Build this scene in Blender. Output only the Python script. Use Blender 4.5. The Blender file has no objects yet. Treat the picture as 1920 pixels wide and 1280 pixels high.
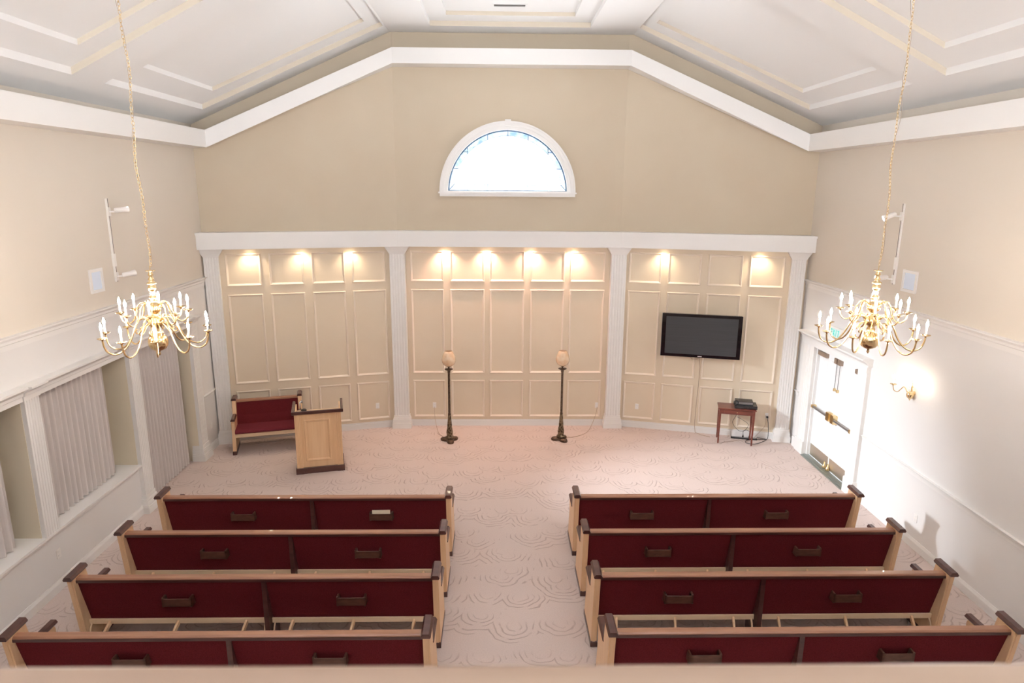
import bpy, math, random
from mathutils import Vector, Matrix
random.seed(7)
SC = bpy.context.scene
COL = SC.collection
PI = math.pi

# ------------------------------------------------------------------ camera
F_PX, PITCH, YAW, ROLL, CX, CZ = 1248.83, .2264768, .0222674, .0072662, -.15258, 4.9
Fv = Vector((math.sin(YAW)*math.cos(PITCH), math.cos(YAW)*math.cos(PITCH), -math.sin(PITCH)))
Rv = Vector((math.cos(YAW), -math.sin(YAW), 0)); Uv = Rv.cross(Fv)
R2 = Rv*math.cos(ROLL)+Uv*math.sin(ROLL); U2 = R2.cross(Fv)
cd = bpy.data.cameras.new('camera'); cam = bpy.data.objects.new('camera', cd); COL.objects.link(cam)
cam.matrix_world = Matrix(((R2.x, U2.x, -Fv.x, CX), (R2.y, U2.y, -Fv.y, 0), (R2.z, U2.z, -Fv.z, CZ), (0, 0, 0, 1)))
cd.sensor_width = 36; cd.lens = F_PX/1920*36; cd.clip_start = .05
cd.dof.use_dof = True; cd.dof.focus_distance = 9.5; cd.dof.aperture_fstop = 4.0
SC.camera = cam
# ------------------------------------------------------------------ view
SC.view_settings.view_transform = 'Standard'; SC.view_settings.look = 'None'
SC.view_settings.gamma = 1; SC.view_settings.use_curve_mapping = False
SC.view_settings.exposure = 1.80
# ------------------------------------------------------------------ sky
W = bpy.data.worlds.new('sky'); SC.world = W; W.use_nodes = True
bg = W.node_tree.nodes['Background']; bg.inputs[0].default_value = (.90, .94, 1.0, 1); bg.inputs[1].default_value = 5.6

def lamp(name, typ, loc, power, col, aim=None, **kw):
    d = bpy.data.lights.new(name, typ); d.energy = power; d.color = col
    for k, v in kw.items(): setattr(d, k, v)
    o = bpy.data.objects.new(name, d); COL.objects.link(o); o.location = loc
    if aim is not None:
        o.rotation_euler = (Vector(aim)-Vector(loc)).to_track_quat('-Z', 'Y').to_euler()
    return o

# ------------------------------------------------------------------ materials
def mat(name, col, rough=.6, metal=0., noise=None, bump=None, spec=None, emit=None, alpha=None, trans=None, coat=None):
    m = bpy.data.materials.new(name); m.use_nodes = True; nt = m.node_tree; b = nt.nodes['Principled BSDF']
    b.inputs['Base Color'].default_value = (*col, 1); b.inputs['Roughness'].default_value = rough; b.inputs['Metallic'].default_value = metal
    if spec is not None: b.inputs['Specular IOR Level'].default_value = spec
    if emit: b.inputs['Emission Color'].default_value = (*emit[0], 1); b.inputs['Emission Strength'].default_value = emit[1]
    if alpha is not None: b.inputs['Alpha'].default_value = alpha
    if trans is not None: b.inputs['Transmission Weight'].default_value = trans
    if coat is not None: b.inputs['Coat Weight'].default_value = coat
    tc = nt.nodes.new('ShaderNodeTexCoord')
    if noise:   # (scale vec, detail, colour2, lo, hi)
        mp = nt.nodes.new('ShaderNodeMapping'); mp.inputs['Scale'].default_value = noise[0]
        n = nt.nodes.new('ShaderNodeTexNoise'); n.inputs['Scale'].default_value = 1; n.inputs['Detail'].default_value = noise[1]
        r = nt.nodes.new('ShaderNodeValToRGB'); r.color_ramp.elements[0].position = noise[3]; r.color_ramp.elements[1].position = noise[4]
        r.color_ramp.elements[0].color = (*col, 1); r.color_ramp.elements[1].color = (*noise[2], 1)
        nt.links.new(tc.outputs['Object'], mp.inputs[0]); nt.links.new(mp.outputs[0], n.inputs['Vector'])
        nt.links.new(n.outputs['Fac'], r.inputs[0]); nt.links.new(r.outputs[0], b.inputs['Base Color'])
    if bump:    # (scale, strength)
        n2 = nt.nodes.new('ShaderNodeTexNoise'); n2.inputs['Scale'].default_value = bump[0]; n2.inputs['Detail'].default_value = 3
        bp = nt.nodes.new('ShaderNodeBump'); bp.inputs['Strength'].default_value = bump[1]; bp.inputs['Distance'].default_value = .01
        nt.links.new(tc.outputs['Object'], n2.inputs['Vector']); nt.links.new(n2.outputs['Fac'], bp.inputs['Height'])
        nt.links.new(bp.outputs[0], b.inputs['Normal'])
    return m
M = {}
M['tan'] = mat('tan_paint', (.60, .50, .375), .75, noise=((1.3, 1.3, 1.3), 2, (.62, .525, .40), .3, .7))
M['panel'] = mat('panel_paint', (.75, .63, .48), .6, noise=((2, 2, 2), 2, (.77, .65, .50), .3, .7))
M['mould'] = mat('moulding_paint', (.83, .72, .60), .5)
M['cream'] = mat('cream_wall_paint', (.71, .635, .545), .75, noise=((1, 1, 1), 2, (.73, .655, .565), .3, .7))
M['offwhite'] = mat('off_white_wall_paint', (.78, .755, .735), .7, noise=((1, 1, 1), 2, (.80, .775, .755), .3, .7))
M['white'] = mat('white_trim_paint', (.83, .805, .78), .45)
M['riser'] = mat('beige_tray_edge', (.66, .58, .47), .6)  # for tray edges facing along the room only; side edges keep ceiling colour
M['ceil'] = mat('ceiling_paint', (.83, .815, .80), .8)
M['maple'] = mat('maple_wood', (.84, .56, .33), .4, noise=((14, 14, 1.2), 4, (.76, .47, .26), .35, .75))
M['maple_h'] = mat('maple_wood_lengthwise', (.78, .58, .38), .4, noise=((1.2, 14, 14), 4, (.68, .48, .3), .35, .75))
M['walnut'] = mat('walnut_wood', (.10, .04, .032), .28, noise=((3, 20, 20), 4, (.06, .022, .02), .35, .7), coat=.3)
M['cherry'] = mat('cherry_rail_wood', (.42, .21, .125), .3, noise=((1.5, 24, 24), 4, (.31, .14, .08), .35, .7), coat=.3)
M['rackwood'] = mat('rack_wood', (.12, .05, .03), .45, noise=((10, 30, 30), 3, (.07, .028, .018), .35, .7))
M['redwood'] = mat('mahogany_table_wood', (.20, .045, .025), .3, noise=((3, 25, 25), 4, (.12, .025, .015), .35, .7), coat=.4)
M['burgundy'] = mat('burgundy_fabric', (.165, .020, .024), .95, noise=((160, 160, 160), 2, (.105, .012, .015), .4, .62), spec=.15)
M['burgundy2'] = mat('burgundy_cushion_fabric', (.175, .024, .034), .9, noise=((160, 160, 160), 2, (.135, .018, .026), .4, .62), spec=.2)
M['brass'] = mat('polished_brass', (.82, .62, .34), .2, 1.)
M['bronze'] = mat('aged_bronze', (.15, .10, .07), .42, .75, noise=((40, 40, 40), 4, (.07, .045, .03), .4, .65))
M['bronze_leaf'] = mat('carved_bronze', (.25, .19, .12), .4, .8, noise=((35, 35, 22), 3, (.05, .035, .02), .45, .6), bump=(45, .9))
M['amber'] = mat('amber_glass', (.78, .52, .32), .08, noise=((9, 9, 9), 3, (.86, .66, .46), .4, .65), spec=.8, coat=1.)
M['candle'] = mat('candle_sleeve_white', (.9, .86, .78), .5)
M['bulb'] = mat('lit_candle_bulb', (1, .9, .75), .3, emit=((1, .88, .77), 95))
M['bulb2'] = mat('lit_sconce_bulb', (1, .9, .75), .3, emit=((1, .84, .65), 48))
M['can'] = mat('lit_downlight_lens', (1, .9, .8), .3, emit=((1, .85, .6), 9))
M['lens'] = mat('lit_spotlight_lens', (1, 1, 1), .3, emit=((.9, .95, 1), 3))
M['black'] = mat('black_plastic', (.012, .012, .014), .25)
M['screen'] = mat('tv_screen', (.045, .046, .05), .4, noise=((1, 1, 60), 2, (.052, .052, .057), .4, .6), spec=.6)
M['tvside'] = mat('tv_bezel', (.008, .007, .009), .12, coat=.6)
M['grey'] = mat('grey_metal', (.34, .33, .33), .35, .8)
M['chrome'] = mat('chrome', (.8, .8, .8), .1, 1.)
M['bronzemetal'] = mat('satin_bronze_hardware', (.42, .32, .25), .4, .6)
M['kick'] = mat('satin_kick_plate', (.62, .55, .46), .3, .9)
M['plastic'] = mat('white_plastic', (.86, .82, .78), .4)
M['slot'] = mat('dark_slot', (.12, .1, .09), .6)
M['cable'] = mat('black_cable', (.02, .02, .02), .5)
M['cable_l'] = mat('beige_cable', (.45, .33, .24), .5)
M['paper'] = mat('cream_paper', (.82, .72, .55), .8)
M['doorw'] = mat('white_door_paint', (.86, .86, .86), .35)
M['signgreen'] = mat('exit_lettering_green', (.02, .30, .27), .4, emit=((.03, .5, .42), .35))
M['signface'] = mat('exit_sign_face', (.75, .82, .80), .4)
M['bluewhite'] = mat('pale_blue_panel', (.72, .80, .92), .5)
M['came'] = mat('lead_came', (.10, .17, .26), .5)
M['came2'] = mat('thin_lead_came', (.30, .34, .40), .5)
M['curtain'] = mat('taupe_curtain_fabric', (.66, .60, .57), .9, noise=((3, 60, 1), 2, (.70, .64, .61), .4, .6), spec=.1)
M['railwood'] = mat('balcony_rail_wood', (.31, .215, .155), .3, noise=((1.2, 16, 16), 3, (.22, .14, .095), .3, .7), coat=.3)
M['reveal'] = mat('beige_reveal_paint', (.78, .69, .54), .7)
M['threshold'] = mat('steel_threshold', (.35, .38, .36), .35, .7)
# frosted border glass / clear glass
def glassmat(name, col, a):
    m = bpy.data.materials.new(name); m.use_nodes = True; nt = m.node_tree
    nt.nodes.clear(); o = nt.nodes.new('ShaderNodeOutputMaterial'); mx = nt.nodes.new('ShaderNodeMixShader')
    t = nt.nodes.new('ShaderNodeBsdfTransparent'); g = nt.nodes.new('ShaderNodeBsdfGlossy'); t.inputs[0].default_value = (*col, 1); g.inputs['Roughness'].default_value = .1
    if a:
        tc = nt.nodes.new('ShaderNodeTexCoord'); n = nt.nodes.new('ShaderNodeTexNoise'); n.inputs['Scale'].default_value = 7; n.inputs['Detail'].default_value = 4
        r = nt.nodes.new('ShaderNodeValToRGB'); r.color_ramp.elements[0].position = .35; r.color_ramp.elements[1].position = .62
        r.color_ramp.elements[0].color = (*col, 1); r.color_ramp.elements[1].color = (*a, 1)
        nt.links.new(tc.outputs['Object'], n.inputs['Vector']); nt.links.new(n.outputs['Fac'], r.inputs[0]); nt.links.new(r.outputs[0], t.inputs[0])
    mx.inputs[0].default_value = .05
    nt.links.new(t.outputs[0], mx.inputs[1]); nt.links.new(g.outputs[0], mx.inputs[2]); nt.links.new(mx.outputs[0], o.inputs[0]); return m
M['glass'] = glassmat('clear_window_glass', (.95, .97, .99), None)
M['glassblue'] = glassmat('textured_border_glass', (.026, .042, .065), (.075, .088, .10))
# carpet with scalloped swirls
def carpet():
    m = bpy.data.materials.new('swirl_carpet'); m.use_nodes = True; nt = m.node_tree; b = nt.nodes['Principled BSDF']; N = nt.nodes.new; L = nt.links.new
    b.inputs['Roughness'].default_value = .95; b.inputs['Specular IOR Level'].default_value = .1
    tc = N('ShaderNodeTexCoord')
    nz = N('ShaderNodeTexNoise'); nz.inputs['Scale'].default_value = 3.2; nz.inputs['Detail'].default_value = 2; L(tc.outputs['Object'], nz.inputs['Vector'])
    sub = N('ShaderNodeVectorMath'); sub.operation = 'SUBTRACT'; sub.inputs[1].default_value = (.5, .5, .5); L(nz.outputs['Color'], sub.inputs[0])
    scl = N('ShaderNodeVectorMath'); scl.operation = 'SCALE'; scl.inputs['Scale'].default_value = .16; L(sub.outputs[0], scl.inputs[0])
    add = N('ShaderNodeVectorMath'); add.operation = 'ADD'; L(tc.outputs['Object'], add.inputs[0]); L(scl.outputs[0], add.inputs[1])
    vo = N('ShaderNodeTexVoronoi'); vo.voronoi_dimensions = '2D'; vo.inputs['Scale'].default_value = 2.1; vo.inputs['Randomness'].default_value = .85
    L(add.outputs[0], vo.inputs['Vector'])
    mul = N('ShaderNodeMath'); mul.operation = 'MULTIPLY'; mul.inputs[1].default_value = 42; L(vo.outputs['Distance'], mul.inputs[0])
    sn = N('ShaderNodeMath'); sn.operation = 'SINE'; L(mul.outputs[0], sn.inputs[0])
    r = N('ShaderNodeValToRGB'); r.color_ramp.elements[0].position = .66; r.color_ramp.elements[0].color = (0, 0, 0, 1); r.color_ramp.elements[1].position = .95
    L(sn.outputs[0], r.inputs[0])
    # break the rings into loose strokes
    n3 = N('ShaderNodeTexNoise'); n3.inputs['Scale'].default_value = 7.5; n3.inputs['Detail'].default_value = 1; L(tc.outputs['Object'], n3.inputs['Vector'])
    r3 = N('ShaderNodeValToRGB'); r3.color_ramp.elements[0].position = .33; r3.color_ramp.elements[1].position = .44; L(n3.outputs['Fac'], r3.inputs[0])
    df = N('ShaderNodeVectorMath'); df.operation = 'SUBTRACT'; L(add.outputs[0], df.inputs[0]); L(vo.outputs['Position'], df.inputs[1])
    sp = N('ShaderNodeSeparateXYZ'); L(df.outputs[0], sp.inputs[0])
    hm = N('ShaderNodeMapRange'); hm.inputs['From Min'].default_value = .06; hm.inputs['From Max'].default_value = -.04; L(sp.outputs['Y'], hm.inputs['Value'])
    m0 = N('ShaderNodeMath'); m0.operation = 'MULTIPLY'; 
    eye = N('ShaderNodeMapRange'); eye.inputs['From Min'].default_value = .14; eye.inputs['From Max'].default_value = .22; L(vo.outputs['Distance'], eye.inputs['Value'])
    m1 = N('ShaderNodeMath'); m1.operation = 'MULTIPLY'; L(hm.outputs[0], m1.inputs[0]); L(eye.outputs[0], m1.inputs[1])
    L(r3.outputs[0], m0.inputs[0]); L(m1.outputs[0], m0.inputs[1])
    mm = N('ShaderNodeMath'); mm.operation = 'MULTIPLY'; L(r.outputs[0], mm.inputs[0]); L(m0.outputs[0], mm.inputs[1])
    n4 = N('ShaderNodeTexNoise'); n4.inputs['Scale'].default_value = 90; n4.inputs['Detail'].default_value = 3; L(tc.outputs['Object'], n4.inputs['Vector'])
    r4 = N('ShaderNodeValToRGB'); r4.color_ramp.elements[0].position = .3; r4.color_ramp.elements[0].color = (.60, .49, .45, 1); r4.color_ramp.elements[1].position = .7; r4.color_ramp.elements[1].color = (.68, .565, .52, 1)
    L(n4.outputs['Fac'], r4.inputs[0])
    mix = N('ShaderNodeMixRGB'); mix.inputs[2].default_value = (.42, .32, .28, 1); L(r4.outputs[0], mix.inputs[1])
    k = N('ShaderNodeMath'); k.operation = 'MULTIPLY'; k.inputs[1].default_value = .52; L(mm.outputs[0], k.inputs[0]); L(k.outputs[0], mix.inputs[0])
    L(mix.outputs[0], b.inputs['Base Color'])
    inv = N('ShaderNodeMath'); inv.operation = 'SUBTRACT'; inv.inputs[0].default_value = 1; L(mm.outputs[0], inv.inputs[1])
    bp = N('ShaderNodeBump'); bp.inputs['Strength'].default_value = .5; bp.inputs['Distance'].default_value = .012; L(inv.outputs[0], bp.inputs['Height']); L(bp.outputs[0], b.inputs['Normal'])
    return m
M['carpet'] = carpet()

# ------------------------------------------------------------------ mesh tools
class MB:
    def __init__(s): s.v = []; s.f = []; s.sm = []
    def add(s, vs, fs, smooth=False):
        o = len(s.v); s.v += [tuple(p) for p in vs]; s.f += [tuple(i+o for i in f) for f in fs]; s.sm += [smooth]*len(fs); return s
    def box(s, x0, x1, y0, y1, z0, z1, bev=0.):
        if x0 > x1: x0, x1 = x1, x0
        if y0 > y1: y0, y1 = y1, y0
        if bev <= 0:
            return s.add([(x0,y0,z0),(x1,y0,z0),(x1,y1,z0),(x0,y1,z0),(x0,y0,z1),(x1,y0,z1),(x1,y1,z1),(x0,y1,z1)],
                  [(0,3,2,1),(4,5,6,7),(0,1,5,4),(1,2,6,5),(2,3,7,6),(3,0,4,7)])
        b = min(bev, (x1-x0)/2.01, (y1-y0)/2.01, (z1-z0)/2.01)
        R = []
        for z, i in ((z0, b), (z0+b, 0), (z1-b, 0), (z1, b)):
            R.append([(x0+i,y0+i+ (b if i==0 else 0)*0,z),(x1-i,y0+i,z),(x1-i,y1-i,z),(x0+i,y1-i,z)])
        vs = [p for r in R for p in r]; fs = [(3,2,1,0),(12,13,14,15)]
        for k in range(3):
            for j in range(4): fs.append((k*4+j, k*4+(j+1)%4, (k+1)*4+(j+1)%4, (k+1)*4+j))
        return s.add(vs, fs)
    def loft(s, loops, closed=True, caps=True, smooth=False):
        n = len(loops[0]); vs = [p for l in loops for p in l]; fs = []
        for k in range(len(loops)-1):
            for j in range(n if closed else n-1):
                fs.append((k*n+j, k*n+(j+1)%n, (k+1)*n+(j+1)%n, (k+1)*n+j))
        s.add(vs, fs, smooth)
        if caps and closed:
            s.add(loops[0], [tuple(reversed(range(n)))]); s.add(loops[-1], [tuple(range(n))])
        return s
    def prism(s, poly, axis, a, b):
        # poly: 2d points; axis: extrusion axis
        def P(u, v, t):
            return {'x': (t, u, v), 'y': (u, t, v), 'z': (u, v, t)}[axis]
        return s.loft([[P(u, v, a) for u, v in poly], [P(u, v, b) for u, v in poly]])
    def lathe(s, prof, seg=24, c=(0, 0, 0), smooth=True):
        L = [[(c[0]+r*math.cos(2*PI*j/seg), c[1]+r*math.sin(2*PI*j/seg), c[2]+z) for j in range(seg)] for r, z in prof]
        return s.loft(L, True, True, smooth)
    def tube(s, pts, r, seg=8, smooth=True):
        pts = [Vector(p) for p in pts]; L = []; up = Vector((0, 0, 1)); prev = None
        rr = r if isinstance(r, (list, tuple)) else [r]*len(pts)
        for i, p in enumerate(pts):
            t = (pts[min(i+1, len(pts)-1)]-pts[max(i-1, 0)])
            t = t.normalized() if t.length > 1e-9 else Vector((0, 0, 1))
            if prev is None:
                a = up if abs(t.dot(up)) < .95 else Vector((1, 0, 0)); n = t.cross(a).normalized()
            else:
                n = (prev-t*prev.dot(t)); n = n.normalized() if n.length > 1e-6 else t.orthogonal().normalized()
            b = t.cross(n); prev = n
            L.append([tuple(p+(n*math.cos(2*PI*j/seg)+b*math.sin(2*PI*j/seg))*rr[i]) for j in range(seg)])
        return s.loft(L, True, True, smooth)
    def torus(s, c, R, r, ax=None, sx=1., seg=12, rs=6):
        # link-like ring: long axis z; ax = horizontal direction of its width
        ax = Vector(ax or (1, 0, 0)).normalized(); pts = []
        L = []
        for i in range(seg):
            a = 2*PI*i/seg; d = ax*math.cos(a)*R+Vector((0, 0, 1))*math.sin(a)*R*sx
            nrm = (ax*math.cos(a)+Vector((0, 0, 1))*math.sin(a)/sx).normalized(); b = ax.cross(Vector((0, 0, 1)))
            L.append([tuple(Vector(c)+d+(nrm*math.cos(2*PI*j/rs)+b*math.sin(2*PI*j/rs))*r) for j in range(rs)])
        L.append(L[0]); return s.loft(L, True, False, True)
def obj(name, mb, m, parent=None, label=None):
    me = bpy.data.meshes.new(name); me.from_pydata(mb.v, [], mb.f); me.materials.append(m if not isinstance(m, str) else M[m])
    me.polygons.foreach_set('use_smooth', mb.sm); me.update()
    import bmesh
    b = bmesh.new(); b.from_mesh(me); bmesh.ops.recalc_face_normals(b, faces=b.faces); b.to_mesh(me); b.free()
    o = bpy.data.objects.new(name, me); COL.objects.link(o)
    if parent: o.parent = parent
    if label: o['label'] = label
    return o
def struct(name, mb, m, parent=None):
    o = obj(name, mb, m, parent)
    if parent is None: o['kind'] = 'structure'
    return o
def tag(o, label, cat, group=None):
    o['label'] = label; o['category'] = cat
    if group: o['group'] = group
    return o
def thing(name, label, cat, loc=(0, 0, 0), rotz=0., group=None):
    o = bpy.data.objects.new(name, None); COL.objects.link(o); o.location = loc; o.rotation_euler = (0, 0, rotz); o.empty_display_size = .1
    return tag(o, label, cat, group)
def kids(o): return [c for c in bpy.data.objects if c.parent == o]
def dup(root, parent=None):
    c = root.copy(); COL.objects.link(c)
    if parent: c.parent = parent
    for k in kids(root): dup(k, c)
    return c
def catmull(P, n=6):
    P = [Vector(p) for p in P]; Q = [P[0]*2-P[1]]+P+[P[-1]*2-P[-2]]; out = []
    for i in range(1, len(Q)-2):
        for k in range(n):
            t = k/n; a, b, c, d = Q[i-1:i+3]
            out.append(.5*((2*b)+(c-a)*t+(2*a-5*b+4*c-d)*t*t+(3*b-a-3*c+d)*t**3))
    return out+[P[-1]]

# ------------------------------------------------------------------ room geometry
XL, XR = -5.575, 5.705
JL, JR = -2.14, 2.30; YC = 13.36
YL, YR = 12.437, 12.475
class Seg:   # a vertical wall plane; s along, z up, off towards the room
    def __init__(q, A, B):
        q.A = Vector(A); d = Vector(B)-Vector(A); q.L = d.length; q.t = d.normalized(); n = Vector((q.t.y, -q.t.x))
        if n.y > 0: n = -n
        q.n = n
    def p(q, s, z, off=0.): v = q.A+q.t*s+q.n*off; return (v.x, v.y, z)
SL = Seg((JL, YC), (XL, YL)); SR = Seg((JR, YC), (XR, YR))
class CenterSeg:
    def p(q, s, z, off=0.): return (s, YC-off, z)
SM_ = CenterSeg()
class SideSeg:
    def __init__(q, x, sg): q.x = x; q.sg = sg
    def p(q, s, z, off=0.): return (q.x+q.sg*off, s, z)
WLS = SideSeg(XL, 1); WRS = SideSeg(XR, -1)
def offs(d, x0=XL, x1=XR):   # plan polyline parallel to the back wall at distance d
    out = []
    a = SL.A+SL.n*d; k = (x0-a.x)/SL.t.x; out.append((x0, a.y+SL.t.y*k))
    k = (YC-d-a.y)/SL.t.y; out.append((a.x+SL.t.x*k, YC-d))
    a = SR.A+SR.n*d; k = (YC-d-a.y)/SR.t.y; out.append((a.x+SR.t.x*k, YC-d))
    k = (x1-a.x)/SR.t.x; out.append((x1, a.y+SR.t.y*k))
    return out
def plan_strip(mb, d0, d1, z0, z1):
    A, B = offs(d0), offs(d1)
    loops = [[(a[0], a[1], z0), (b[0], b[1], z0), (b[0], b[1], z1), (a[0], a[1], z1)] for a, b in zip(A, B)]
    return mb.loft(loops)
def segbox(mb, S, s0, s1, z0, z1, o0, o1):
    P = S.p
    return mb.add([P(s0,z0,o0),P(s1,z0,o0),P(s1,z0,o1),P(s0,z0,o1),P(s0,z1,o0),P(s1,z1,o0),P(s1,z1,o1),P(s0,z1,o1)],
                  [(0,3,2,1),(4,5,6,7),(0,1,5,4),(1,2,6,5),(2,3,7,6),(3,0,4,7)])
def segprofile(mb, S, s0, s1, prof):   # prof: (off,z) extruded along s
    return mb.loft([[S.p(s, z, o) for o, z in prof] for s in (s0, s1)])
def ring(mb, S, s0, s1, z0, z1, prof=((0,0),(0,.016),(.010,.026),(.022,.022),(.034,.008),(.040,0))):
    loops = []
    for d, h in prof: loops.append([S.p(s0+d, z0+d, h), S.p(s1-d, z0+d, h), S.p(s1-d, z1-d, h), S.p(s0+d, z1-d, h)])
    return mb.loft(loops, True, False)
YBACK = -3.0
# floor
struct('floor', MB().box(XL-.6, XR+.4, YBACK, 14, -.1, 0), 'carpet')
# back wall
def wallslab(S, s0, s1, z0, z1, th=.25): return segbox(MB(), S, s0, s1, z0, z1, -th, 0)
WZ = 8.4
mb = MB(); segbox(mb, SL, 0, SL.L, 0, WZ, -.25, 0); segbox(mb, SR, 0, SR.L, 0, WZ, -.25, 0)
# centre, with the half-round opening
WCX, WZ0, WR = .037, 4.82, 1.20
segbox(mb, SM_, JL, JR, 0, WZ0, -.25, 0); segbox(mb, SM_, JL, WCX-WR, WZ0, WZ, -.25, 0); segbox(mb, SM_, WCX+WR, JR, WZ0, WZ, -.25, 0)
NA = 48
arc = [(WCX-WR*math.cos(PI*i/NA), WZ0+WR*math.sin(PI*i/NA)) for i in range(NA+1)]
for (xa, za), (xb, zb) in zip(arc, arc[1:]):
    mb.add([(xa, YC, za), (xb, YC, zb), (xb, YC, WZ), (xa, YC, WZ)], [(0, 1, 2, 3)])
    mb.add([(xa, YC, za), (xb, YC, zb), (xb, YC+.25, zb), (xa, YC+.25, za)], [(0, 1, 2, 3)])
    mb.add([(xa, YC+.25, za), (xb, YC+.25, zb), (xb, YC+.25, WZ), (xa, YC+.25, WZ)], [(0, 1, 2, 3)])
wb = struct('wall_back', mb, 'tan')
mb = MB(); plan_strip(mb, .002, .004, .0, 3.77); obj('panelled_dado', mb, 'panel', wb)
PROF = ((0, .004), (0, .022), (.010, .034), (.022, .028), (.034, .014), (.042, .004))
zrows = [(.20, 1.0), (1.15, 2.90), (3.06, 3.67)]
for S, cols in ((SL, [(.26,.91),(1.045,1.665),(1.81,2.44),(2.58,3.20)]), (SM_, [(-1.90,-1.24),(-1.11,-.42),(-.315,.385),(.505,1.195),(1.305,2.01)]),
                (SR, [(.19,.83),(.955,1.59),(1.72,2.36),(2.49,3.12)])):
    for s0, s1 in cols:
        for z0, z1 in zrows: obj('panel_moulding', ring(MB(), S, s0, s1, z0, z1, PROF), 'mould', wb)
# baseboard back
mb = MB(); plan_strip(mb, 0, .022, 0, .11); plan_strip(mb, 0, .014, .11, .14); struct('baseboard_back', mb, 'white')
# beam over the panelling
mb = MB(); plan_strip(mb, 0, .25, 3.77, 4.03); plan_strip(mb, 0, .275, 4.03, 4.075); struct('trim_1', mb, 'white')
# fluted pilasters
def fluted(mb, S, s0, s1, z0, z1, o0, o1, n=5, d=.006, step=.02):
    w = s1-s0; pts = [(s0, o0), (s0, o1)]; g = w/(n*2+1)
    for i in range(n):
        a = s0+g*(2*i+1); pts += [(a, o1), (a+g*.25, o1-d), (a+g*.75, o1-d), (a+g, o1)]
    pts += [(s1, o1), (s1, o0)]
    mb.loft([[S.p(s, z, o) for s, o in pts] for z in (z0, z1)])
def pil_base(mb, S, s0, s1, o, h=.27):
    for za, zb, e in ((0, .11, .045), (.11, .135, .035), (.135, .20, .028), (.20, .225, .018), (.225, h, .01)):
        segbox(mb, S, s0-e, s1+e, za, zb, 0, o+e)
def pilaster(name, S, s0, s1, o, ztop, flare=True, base=True, z0=0):
    mb = MB(); fluted(mb, S, s0, s1, z0, ztop, 0, o)
    if base: pil_base(mb, S, s0, s1, o)
    if flare:
        mb.loft([[S.p(s0, ztop-.15, 0), S.p(s1, ztop-.15, 0), S.p(s1, ztop-.15, o+.004), S.p(s0, ztop-.15, o+.004)],
                 [S.p(s0-.09, ztop, 0), S.p(s1+.09, ztop, 0), S.p(s1+.09, ztop, o+.05), S.p(s0-.09, ztop, o+.05)]])
    return struct(name, mb, 'white')
pilaster('trim_2', SM_, -2.29, -1.99, .155, 3.77)
pilaster('trim_3', SM_, 2.11, 2.41, .155, 3.77)
pilaster('trim_4', SL, 3.30, 3.555, .12, 3.77)
pilaster('trim_5', SR, 3.22, 3.47, .12, 3.77)

# window in the gable
win = MB(); 
def archband(mb, r0, r1, y0, y1, n=48):
    loops = []
    for i in range(n+1):
        a = PI*i/n; c, s_ = -math.cos(a), math.sin(a)
        loops.append([(WCX+r0*c, y0, WZ0+r0*s_), (WCX+r1*c, y0, WZ0+r1*s_), (WCX+r1*c, y1, WZ0+r1*s_), (WCX+r0*c, y1, WZ0+r0*s_)])
    return mb.loft(loops)
archband(win, 1.165, 1.235, YC-.03, YC+.12); archband(win, 1.235, 1.29, YC-.055, YC); archband(win, 1.29, 1.325, YC-.075, YC)
win.box(WCX-1.164, WCX+1.164, YC-.03, YC+.12, WZ0-.02, WZ0+.02)
wo = struct('window_1', win, 'white')
obj('sill', MB().box(WCX-1.345, WCX+1.345, YC-.11, YC, WZ0-.03, WZ0).box(WCX-1.32, WCX+1.32, YC-.07, YC, WZ0-.085, WZ0-.03), 'white', wo)
obj('keystone', MB().loft([[(WCX-.045, YC-.10, 6.05), (WCX+.045, YC-.10, 6.05), (WCX+.045, YC, 6.05), (WCX-.045, YC, 6.05)],
                           [(WCX-.058, YC-.10, 6.17), (WCX+.058, YC-.10, 6.17), (WCX+.058, YC, 6.17), (WCX-.058, YC, 6.17)]]), 'white', wo)
RI = 1.055; GY = YC+.06; B0 = WZ0+.02; ZB = WZ0+.14
# pane: inner glass
mb = MB(); pts = [(WCX-math.sqrt(RI**2-(ZB-WZ0)**2), GY, ZB)]
a0 = math.asin((ZB-WZ0)/RI)
pts = [(WCX-RI*math.cos(a0+(PI-2*a0)*i/NA), GY, WZ0+RI*math.sin(a0+(PI-2*a0)*i/NA)) for i in range(NA+1)]
mb.add(pts, [tuple(range(NA+1))]); obj('pane', mb, 'glass', wo)
mb = MB()
loops_o = [(WCX-1.17*math.cos(PI*i/NA), GY, WZ0+1.17*math.sin(PI*i/NA)) for i in range(NA+1)]
for i in range(NA): mb.add([loops_o[i], loops_o[i+1], pts[i+1], pts[i]], [(0, 1, 2, 3)])
mb.add([loops_o[0], pts[0], pts[-1], loops_o[-1]], [(0, 1, 2, 3)])
obj('border_pane', mb, 'glassblue', wo, 'pale blue textured glass border')
def bar(mb, a, b, r): mb.tube([(a[0], GY-.006, a[1]), (b[0], GY-.006, b[1])], r, 6, False)
mb = MB(); mb.tube([(WCX+(p[0]-WCX)*.982, GY-.012, WZ0+(p[2]-WZ0)*.982) for p in loops_o], .011, 6)
bar(mb, (WCX-1.16, B0+.005), (WCX+1.16, B0+.005), .007)
bar(mb, (WCX-1.16, B0), (pts[0][0], ZB), .007); bar(mb, (WCX+1.16, B0), (pts[-1][0], ZB), .007)
for k in range(-2, 3):
    x = WCX+k*.391; zo = math.sqrt(1.17**2-(k*.391)**2); zi = math.sqrt(RI**2-(k*.391)**2)
    bar(mb, (x, WZ0+zi), (x, WZ0+zo), .007)
    if k: pass
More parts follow.
